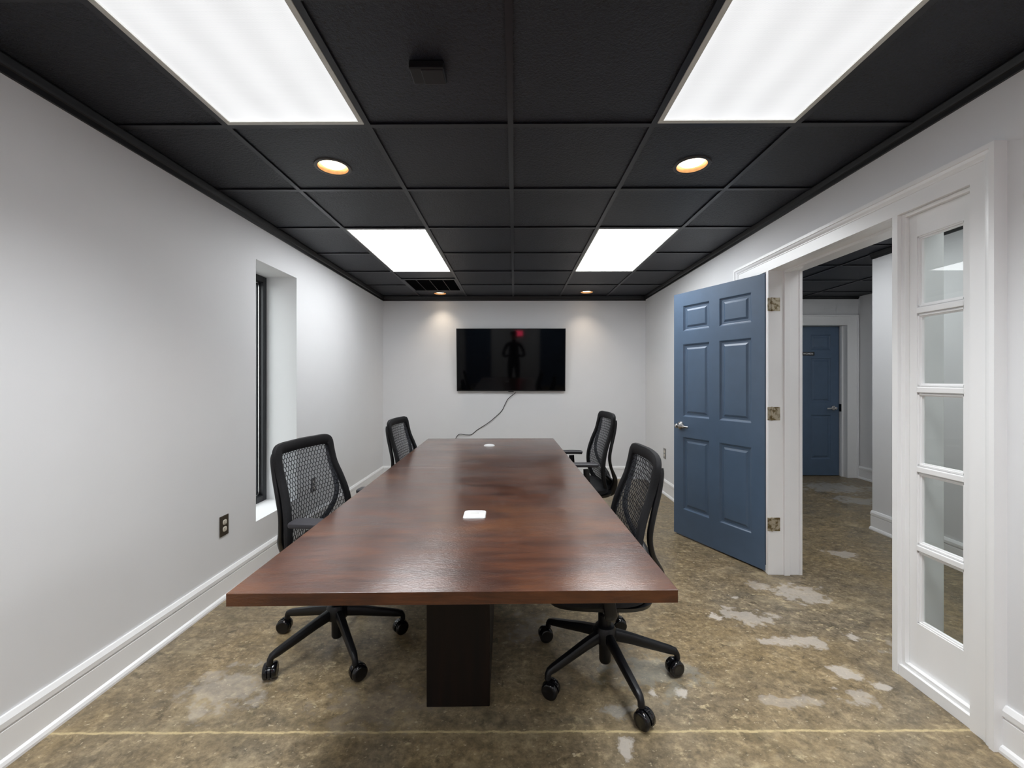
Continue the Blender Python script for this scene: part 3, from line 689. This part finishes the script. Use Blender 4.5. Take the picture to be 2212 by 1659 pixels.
# ================================================================== TABLE
TZ = 0.735
tb = empty('conference_table', (-0.193, 2.5635, 0), R(1.3)); tag(tb, 'long dark brown wooden conference table on two slab pedestals', 'table')
hw, hl = 0.5975, 1.4525
SE = 0.118     # seam between the two leaves
for y0, y1 in ((-hl, SE - 0.0008), (SE + 0.0008, hl)):
    MB().box(-hw, hw, y0, y1, TZ - 0.034, TZ).build('tabletop', 'table_wood', tb, bevel=0.0008)
for y0, y1 in ((-0.90, -0.24), (0.34, 1.0)):
    MB().box(-0.176, 0.074, y0, y1, 0.0, TZ - 0.034).build('pedestal', 'pedestal_wood', tb, bevel=0.003)
def cover(loc, rz, label):
    t = empty('power_cover', loc, rz); tag(t, label, 'power cover', 'white outlet covers on the table')
    def rr(sz, z, r=0.012):
        out = []
        for cx, cy, a0 in ((1, 1, 0), (-1, 1, 90), (-1, -1, 180), (1, -1, 270)):
            for k in range(5):
                q = R(a0 + 22.5 * k); out.append((cx * (sz - r) + r * math.cos(q), cy * (sz - r) + r * math.sin(q), z))
        return out
    MB().rings([rr(0.046, 0.0), rr(0.046, 0.002), rr(0.044, 0.005)]).build('cover_base', 'white_plastic', t, smooth=True)
    MB().rings([rr(0.040, 0.004), rr(0.040, 0.0062), rr(0.038, 0.0075)]).build('cover_lid', 'white_plastic', t, smooth=True)
    MB().box(-0.018, 0.018, -0.006, 0.004, 0.007, 0.0082).build('finger_grip', 'fixture_white', t, bevel=0.0005)
cover((-0.165, 1.744, TZ), R(1.3), 'square white power cover near the camera end of the table')
t = empty('power_cover', (-0.214, 3.56, TZ), R(1.3)); tag(t, 'round white power cover at the far end of the table', 'power cover', 'white outlet covers on the table')
MB().lathe([(0.001, 0), (0.046, 0), (0.046, 0.004), (0.042, 0.009), (0.001, 0.010)], n=32).build('cover_base', 'white_plastic', t, smooth=True)
MB().lathe([(0.001, 0.009), (0.034, 0.0095), (0.034, 0.0115), (0.001, 0.0125)], n=32).build('cover_lid', 'white_plastic', t, smooth=True)

# ================================================================== CHAIRS
XB = [(0.43, -0.145), (0.50, -0.125), (0.58, -0.114), (0.66, -0.116), (0.75, -0.136), (0.85, -0.168), (0.93, -0.188), (0.99, -0.197)]
def xb(z, y=0): return lerp_tab(XB, z) + 0.55 * y * y
CONT = [(0, .980), (.09, .979), (.165, .978), (.195, .966), (.203, .925), (.205, .85), (.217, .775), (.232, .695), (.240, .625), (.234, .555), (.212, .495), (.170, .458), (.09, .442), (0, .438)]
def halfw(z):
    tab = sorted([(c[1], c[0]) for c in CONT[2:-2]])
    return lerp_tab(tab, z)
LEG = {}
def chair(label, loc, face, dz, star, az=0.0, group='mesh-back office chairs round the table'):
    t = empty('office_chair', (loc[0], loc[1], 0), face); tag(t, label, 'chair', group)
    def P(o):      # upper half rides on the gas lift
        o.location.z = dz; return o
    # --- back: padded loop
    half = [(xb(z, y), y, z) for y, z in CONT]
    loop = half + [(x, -y, z) for x, y, z in half[-2:0:-1]]
    lp = cat(loop, 4, True)
    nlp = len(lp)
    mb = MB()
    zz = [p.z for p in lp]
    def sz(i):
        z = zz[min(int(round(i * (nlp - 1))), nlp - 1)]
        k = max(0, min(1, (z - 0.90) / 0.07)); return (0.0195 + 0.008 * k, 0.015)
    mb.sweep(lp, sz, (1, 0, 0), 12, True)
    P(mb.build('back_frame', 'chair_fabric', t, smooth=True))
    # --- mesh sheet
    g = MB(); rows = 22; colsn = 14; vs_ = []
    for i in range(rows + 1):
        z = 0.446 + (0.972 - 0.446) * i / rows; hwid = halfw(z)
        for j in range(colsn + 1):
            y = -hwid + 2 * hwid * j / colsn; vs_.append((xb(z, y), y, z))
    fs_ = [(i * (colsn + 1) + j, i * (colsn + 1) + j + 1, (i + 1) * (colsn + 1) + j + 1, (i + 1) * (colsn + 1) + j) for i in range(rows) for j in range(colsn)]
    g.add(vs_, fs_); sheet = P(g.build('mesh_panel', 'mesh_fabric', t, smooth=True))
    # --- honeycomb ribs of the mesh
    hcx = MB(); r = 0.0125; seen = set()
    nz = int(0.54 / (1.5 * r)) + 1
    for i in range(nz):
        z = 0.45 + i * 1.5 * r
        for j in range(-12, 13):
            y = (j + 0.5 * (i % 2)) * r * math.sqrt(3)
            cs = [(y + r * math.sin(R(60 * k)), z + r * math.cos(R(60 * k))) for k in range(6)]
            for k in range(6):
                p, q = cs[k], cs[(k + 1) % 6]
                key = tuple(sorted(((round(p[0] * 2000), round(p[1] * 2000)), (round(q[0] * 2000), round(q[1] * 2000)))))
                if key in seen: continue
                seen.add(key)
                if any(zz_ > 0.972 or zz_ < 0.446 or abs(yy_) > halfw(zz_) for yy_, zz_ in (p, q)): continue
                d = Vector((q[0] - p[0], q[1] - p[1])); d.normalize(); nn = Vector((-d.y, d.x)) * 0.00085
                a4 = []
                for (yy_, zz_), s_ in ((p, 1), (q, 1), (q, -1), (p, -1)):
                    Y_2, Z_2 = yy_ + nn.x * s_, zz_ + nn.y * s_; a4.append((xb(zz_, yy_), Y_2, Z_2))
                hcx.add([(x + 0.0013, y2, z2) for x, y2, z2 in a4] + [(x - 0.0013, y2, z2) for x, y2, z2 in a4], [(0, 1, 2, 3), (7, 6, 5, 4), (0, 4, 5, 1), (2, 6, 7, 3)])
    hcx.build('honeycomb_weave', 'chair_fabric', sheet, kind='stuff')
    # --- rear rails and yoke
    for s_ in (1, -1):
        rp = [(xb(.955, .19) - .012, .200 * s_, .958), (xb(.93, .195) - .017, .206 * s_, .93), (xb(.86, .20) - .025, .210 * s_, .86), (xb(.77, .21) - .033, .218 * s_, .77), (xb(.69, .21) - .040, .216 * s_, .69), (xb(.62, .19) - .056, .198 * s_, .62), (xb(.56, .15) - .078, .162 * s_, .555), (-.208, .114 * s_, .50), (-.210, .077 * s_, .44), (-.192, .060 * s_, .392), (-.15, .05 * s_, .378)]
        P(MB().sweep(cat(rp, 5), lambda q: (0.013 + 0.014 * max(0, q - 0.55), 0.0115 + 0.050 * max(0, min(q, 0.9) - 0.55)), (1, 0, 0), 12).build('back_rail', 'black_plastic', t, smooth=True))
    yk = [(-.150, 0, .53), (-.205, 0, .47), (-.206, 0, .41), (-.15, 0, .372), (-.04, 0, .360)]
    P(MB().sweep(cat(yk, 4), lambda q: (0.055 + 0.05 * (1 - q), 0.014), (1, 0, .6), 12).build('back_yoke', 'black_plastic', t, smooth=True))
    # --- seat
    def ro(a0, a1, w0, z, ins, crown_=0):
        out = []
        for k in range(36):
            q = 2 * math.pi * k / 36; cx = (a0 + a1) / 2; rx = (a1 - a0) / 2 - ins; ry = w0 - ins
            ex = 0.55
            px_ = cx + rx * math.copysign(abs(math.cos(q)) ** ex, math.cos(q)); py_ = ry * math.copysign(abs(math.sin(q)) ** ex, math.sin(q))
            zz_ = z - (0.018 * max(0, (px_ - 0.15) / 0.13) ** 2 if crown_ else 0)
            out.append((px_, py_, zz_))
        return out
    P(MB().rings([ro(-.15, .285, .25, .414, .012, 1), ro(-.155, .29, .253, .425, 0, 1), ro(-.155, .29, .253, .450, 0, 1), ro(-.15, .285, .248, .464, .010, 1), ro(-.14, .27, .24, .471, .03, 1), ro(-.12, .2, .16, .474, .05, 1)]).build('seat', 'chair_fabric', t, smooth=True))
    P(MB().rings([ro(-.15, .23, .18, .378, .04), ro(-.18, .265, .225, .392, 0, 1), ro(-.185, .275, .24, .414, 0, 1)]).build('seat_pan', 'black_plastic', t, smooth=True))
    P(MB().sweep(cat([(-.11, 0, .352), (-.02, 0, .342), (.10, 0, .350)], 4), lambda q: (0.075, 0.028), (0, 0, 1), 14).build('tilt_mechanism', 'black_plastic', t, smooth=True))
    P(MB().sweep([(.0, -.07, .355), (.0, -.16, .352), (.01, -.23, .350)], lambda q: (0.006 + 0.008 * q, 0.004), (0, 0, 1), 8).build('height_lever', 'black_plastic', t, smooth=True))
    # --- arms
    for s_ in (1, -1):
        ap = [(.02, .17 * s_, .385), (.02, .235 * s_, .383), (.025, .272 * s_, .405), (.035, .280 * s_, .47), (.045, .281 * s_, .54), (.05, .281 * s_, .655 + az - max(dz, 0))]
        arm = P(MB().sweep(cat(ap, 4), lambda q: (0.026 - 0.004 * q, 0.011), (0, 1, 0), 12).build('armrest', 'black_plastic', t, smooth=True))
        pts_ = [(-.035, .272 * s_, .676), (-.02, .272 * s_, .678), (.05, .272 * s_, .680), (.13, .270 * s_, .680), (.195, .268 * s_, .678), (.21, .267 * s_, .674)]
        pd = MB().sweep(cat(pts_, 4), lambda q: (0.043 - 0.012 * abs(2 * q - 1) ** 6, 0.0145 - 0.004 * abs(2 * q - 1) ** 6), (0, 0, 1), 16, power=3.2).build('arm_pad', 'arm_pad_plastic', arm, smooth=True)
        pd.location.z = -dz + 0.004 + az
    # --- lift and base
    MB().lathe([(0.001, .20), (0.020, .20), (0.020, .345 + dz), (0.001, .345 + dz)], n=20).build('gas_lift', 'gas_steel', t, smooth=True)
    MB().lathe([(0.001, .035), (0.022, .035), (0.026, .045), (0.027, .205), (0.030, .215), (0.030, .250), (0.024, .256), (0.001, .257)], n=24).build('column_sleeve', 'black_plastic', t, smooth=True)
    MB().lathe([(0.027, .125), (0.046, .130), (0.052, .150), (0.050, .182), (0.042, .198), (0.028, .203), (0.001, .203)], n=30).build('base_hub', 'black_plastic', t, smooth=True)
    for k in range(5):
        q = R(star + 72 * k) - face; co, si = math.cos(q), math.sin(q)
        lpnts = [(r_ * co, r_ * si, z) for r_, z in ((.035, .160), (.11, .146), (.20, .124), (.285, .104), (.305, .098), (.312, .088), (.314, .068))]
        lg = MB().sweep(lpnts, lambda u: (0.019 - 0.007 * min(1, u * 1.3), 0.026 - 0.014 * min(1, u * 1.25)), (0, 0, 1) if True else None, 12, power=3).build('base_leg', 'black_plastic', t, smooth=True)
        # caster: twin wheels with hood, trailing at its own angle
        ca = random.uniform(0, 2 * math.pi) if True else 0
        m_ = MB(); tx, ty = math.cos(ca), math.sin(ca)
        wc = Vector((.314 * co + tx * 0.014, .314 * si + ty * 0.014, .034)); ax = Vector((-ty, tx, 0))
        fw = Vector((tx, ty, 0)); up = Vector((0, 0, 1))
        for s_ in (1, -1):
            rs = []
            for rad, off in ((0.002, .0275), (.018, .0275), (.024, .0285), (.030, .0265), (.0335, .022), (.0335, .010), (.030, .006), (.002, .006)):
                rs.append([wc + ax * off * s_ + (fw * math.cos(2 * math.pi * n_ / 26) + up * math.sin(2 * math.pi * n_ / 26)) * rad for n_ in range(26)])
            m_.rings(rs)
        hood = [wc + (fw * math.cos(R(h_)) + up * math.sin(R(h_))) * 0.0345 for h_ in range(20, 215, 15)]
        m_.sweep(hood, (0.0055, 0.003), tuple(up), 8) if False else None
        rs = []
        for h_ in range(10, 221, 15):
            d_ = fw * math.cos(R(h_)) + up * math.sin(R(h_)); rs.append([wc + d_ * 0.036 - ax * .005, wc + d_ * 0.036 + ax * .005, wc + d_ * 0.020 + ax * .005, wc + d_ * 0.020 - ax * .005])
        m_.rings(rs)
        m_.lathe([(.001, .055), (.010, .055), (.010, .082), (.001, .082)], (.314 * co, .314 * si, 0), 'z', 14)
        m_.build('caster', 'gloss_plastic', lg, smooth=True)
    return t
chair('black mesh office chair on the window side, nearest the camera', (-0.872, 2.06), R(-9), 0.0, -126)
chair('black mesh office chair nearest the camera on the door side', (0.405, 1.885), R(178), -0.015, -77, -0.06)
chair('far black mesh office chair on the window side', (-0.758, 3.34), R(-4), -0.015, -100)
chair('far black mesh office chair on the door side, arms showing', (0.55, 3.30), R(183), 0.035, -60)

# ================================================================== BEHIND THE CAMERA (seen only as reflections in the television)
for nm, x, lab in (('door_3', -0.74, 'dark blue six-panel door behind the camera, left'), ('door_4', 1.60, 'dark blue six-panel door behind the camera, right')):
    six_panel_door(nm, lab, (x, YR + 0.046, 0.01), 0 if False else math.pi, 0.80, 0.095, 0.086, 0.72, -1).rotation_euler.z = 0
    bpy.data.objects[nm].location.x = x - 0.80
es = empty('exit_sign', (0.10, YR + 0.03, 1.66)); tag(es, 'red lit sign behind the camera, mirrored at the top of the television', 'sign')
MB().box(-0.16, 0.16, -0.03, 0.03, -0.085, 0.085).build('sign_box', 'white_plastic', es, bevel=0.004)
MB().box(-0.15, 0.15, 0.0305, 0.033, -0.075, 0.075).build('sign_face', 'exit_red', es)

# photographer, mirrored in the dark screen
pe = empty('person', (-0.02, -0.62, 0)); tag(pe, 'person in dark clothes with bent arms, mirrored in the television', 'person')
def skin(name, verts, edges, mat, parent, root=0, sub=2):
    me = bpy.data.meshes.new(name); me.from_pydata([v[:3] for v in verts], edges, []); me.materials.append(MATS[mat])
    o = bpy.data.objects.new(name, me); COL.objects.link(o); o.parent = parent
    md = o.modifiers.new('skin', 'SKIN'); sv = me.skin_vertices[0].data if me.skin_vertices else None
    if sv is None:
        import bmesh
        bm = bmesh.new(); bm.from_mesh(me); bm.verts.layers.skin.verify(); bm.to_mesh(me); bm.free(); sv = me.skin_vertices[0].data
    for i, v in enumerate(verts): sv[i].radius = (v[3], v[4] if len(v) > 4 else v[3]); sv[i].use_root = (i == root)
    sd = o.modifiers.new('sub', 'SUBSURF'); sd.levels = sub; sd.render_levels = sub
    md.use_smooth_shade = True
    return o
V = [(0, 0, .96, .15, .11), (0, 0, 1.10, .14, .10), (0, .01, 1.28, .16, .11), (0, 0, 1.43, .13, .09), (0, .01, 1.50, .055), (0, .03, 1.56, .055),
     (0, .045, 1.63, .085, .09), (0, .04, 1.71, .07, .075)]
Ed = [(0, 1), (1, 2), (2, 3), (3, 4), (4, 5), (5, 6), (6, 7)]
for s_ in (1, -1):
    n = len(V)
    V += [(.17 * s_, 0, 1.42, .06), (.26 * s_, -.02, 1.26, .05), (.29 * s_, 0, 1.12, .045), (.20 * s_, .16, 1.10, .038), (.10 * s_, .26, 1.16, .028), (.07 * s_, .31, 1.18, .034, .018)]
    Ed += [(3, n), (n, n + 1), (n + 1, n + 2), (n + 2, n + 3), (n + 3, n + 4), (n + 4, n + 5)]
    for k in range(5):
        q = len(V); ox = (-.03 + .015 * k) * s_
        if k == 4: V += [(.03 * s_, .30, 1.20, .010), (.015 * s_, .33, 1.21, .009)]
        else: V += [(.07 * s_ + ox, .345, 1.185 - .004 * k, .009), (.065 * s_ + ox, .37 - .004 * k, 1.165, .008)]
        Ed += [(n + 5, q), (q, q + 1)]
    n = len(V)
    V += [(.095 * s_, 0, .86, .095), (.11 * s_, .01, .50, .062), (.12 * s_, -.02, .12, .045), (.125 * s_, -.02, .05, .045), (.13 * s_, .12, .035, .035)]
    Ed += [(0, n), (n, n + 1), (n + 1, n + 2), (n + 2, n + 3), (n + 3, n + 4)]
skin('body', V, Ed, 'cloth_black', pe)
MB().rings([[(.088 * sx * math.cos(2 * math.pi * k / 20), .045 + .10 * sx * math.sin(2 * math.pi * k / 20), z) for k in range(20)] for z, sx in ((1.555, .5), (1.58, .78), (1.62, .92), (1.66, .95), (1.70, .9), (1.73, .75))]).build('face', 'skin', pe, smooth=True)
MB().rings([[(.098 * sx * math.cos(2 * math.pi * k / 20), .030 + .105 * sx * math.sin(2 * math.pi * k / 20), z) for k in range(20)] for z, sx in ((1.685, .98), (1.71, 1.0), (1.74, .93), (1.765, .72), (1.778, .35))]).build('hair', 'hair_brown', pe, smooth=True)
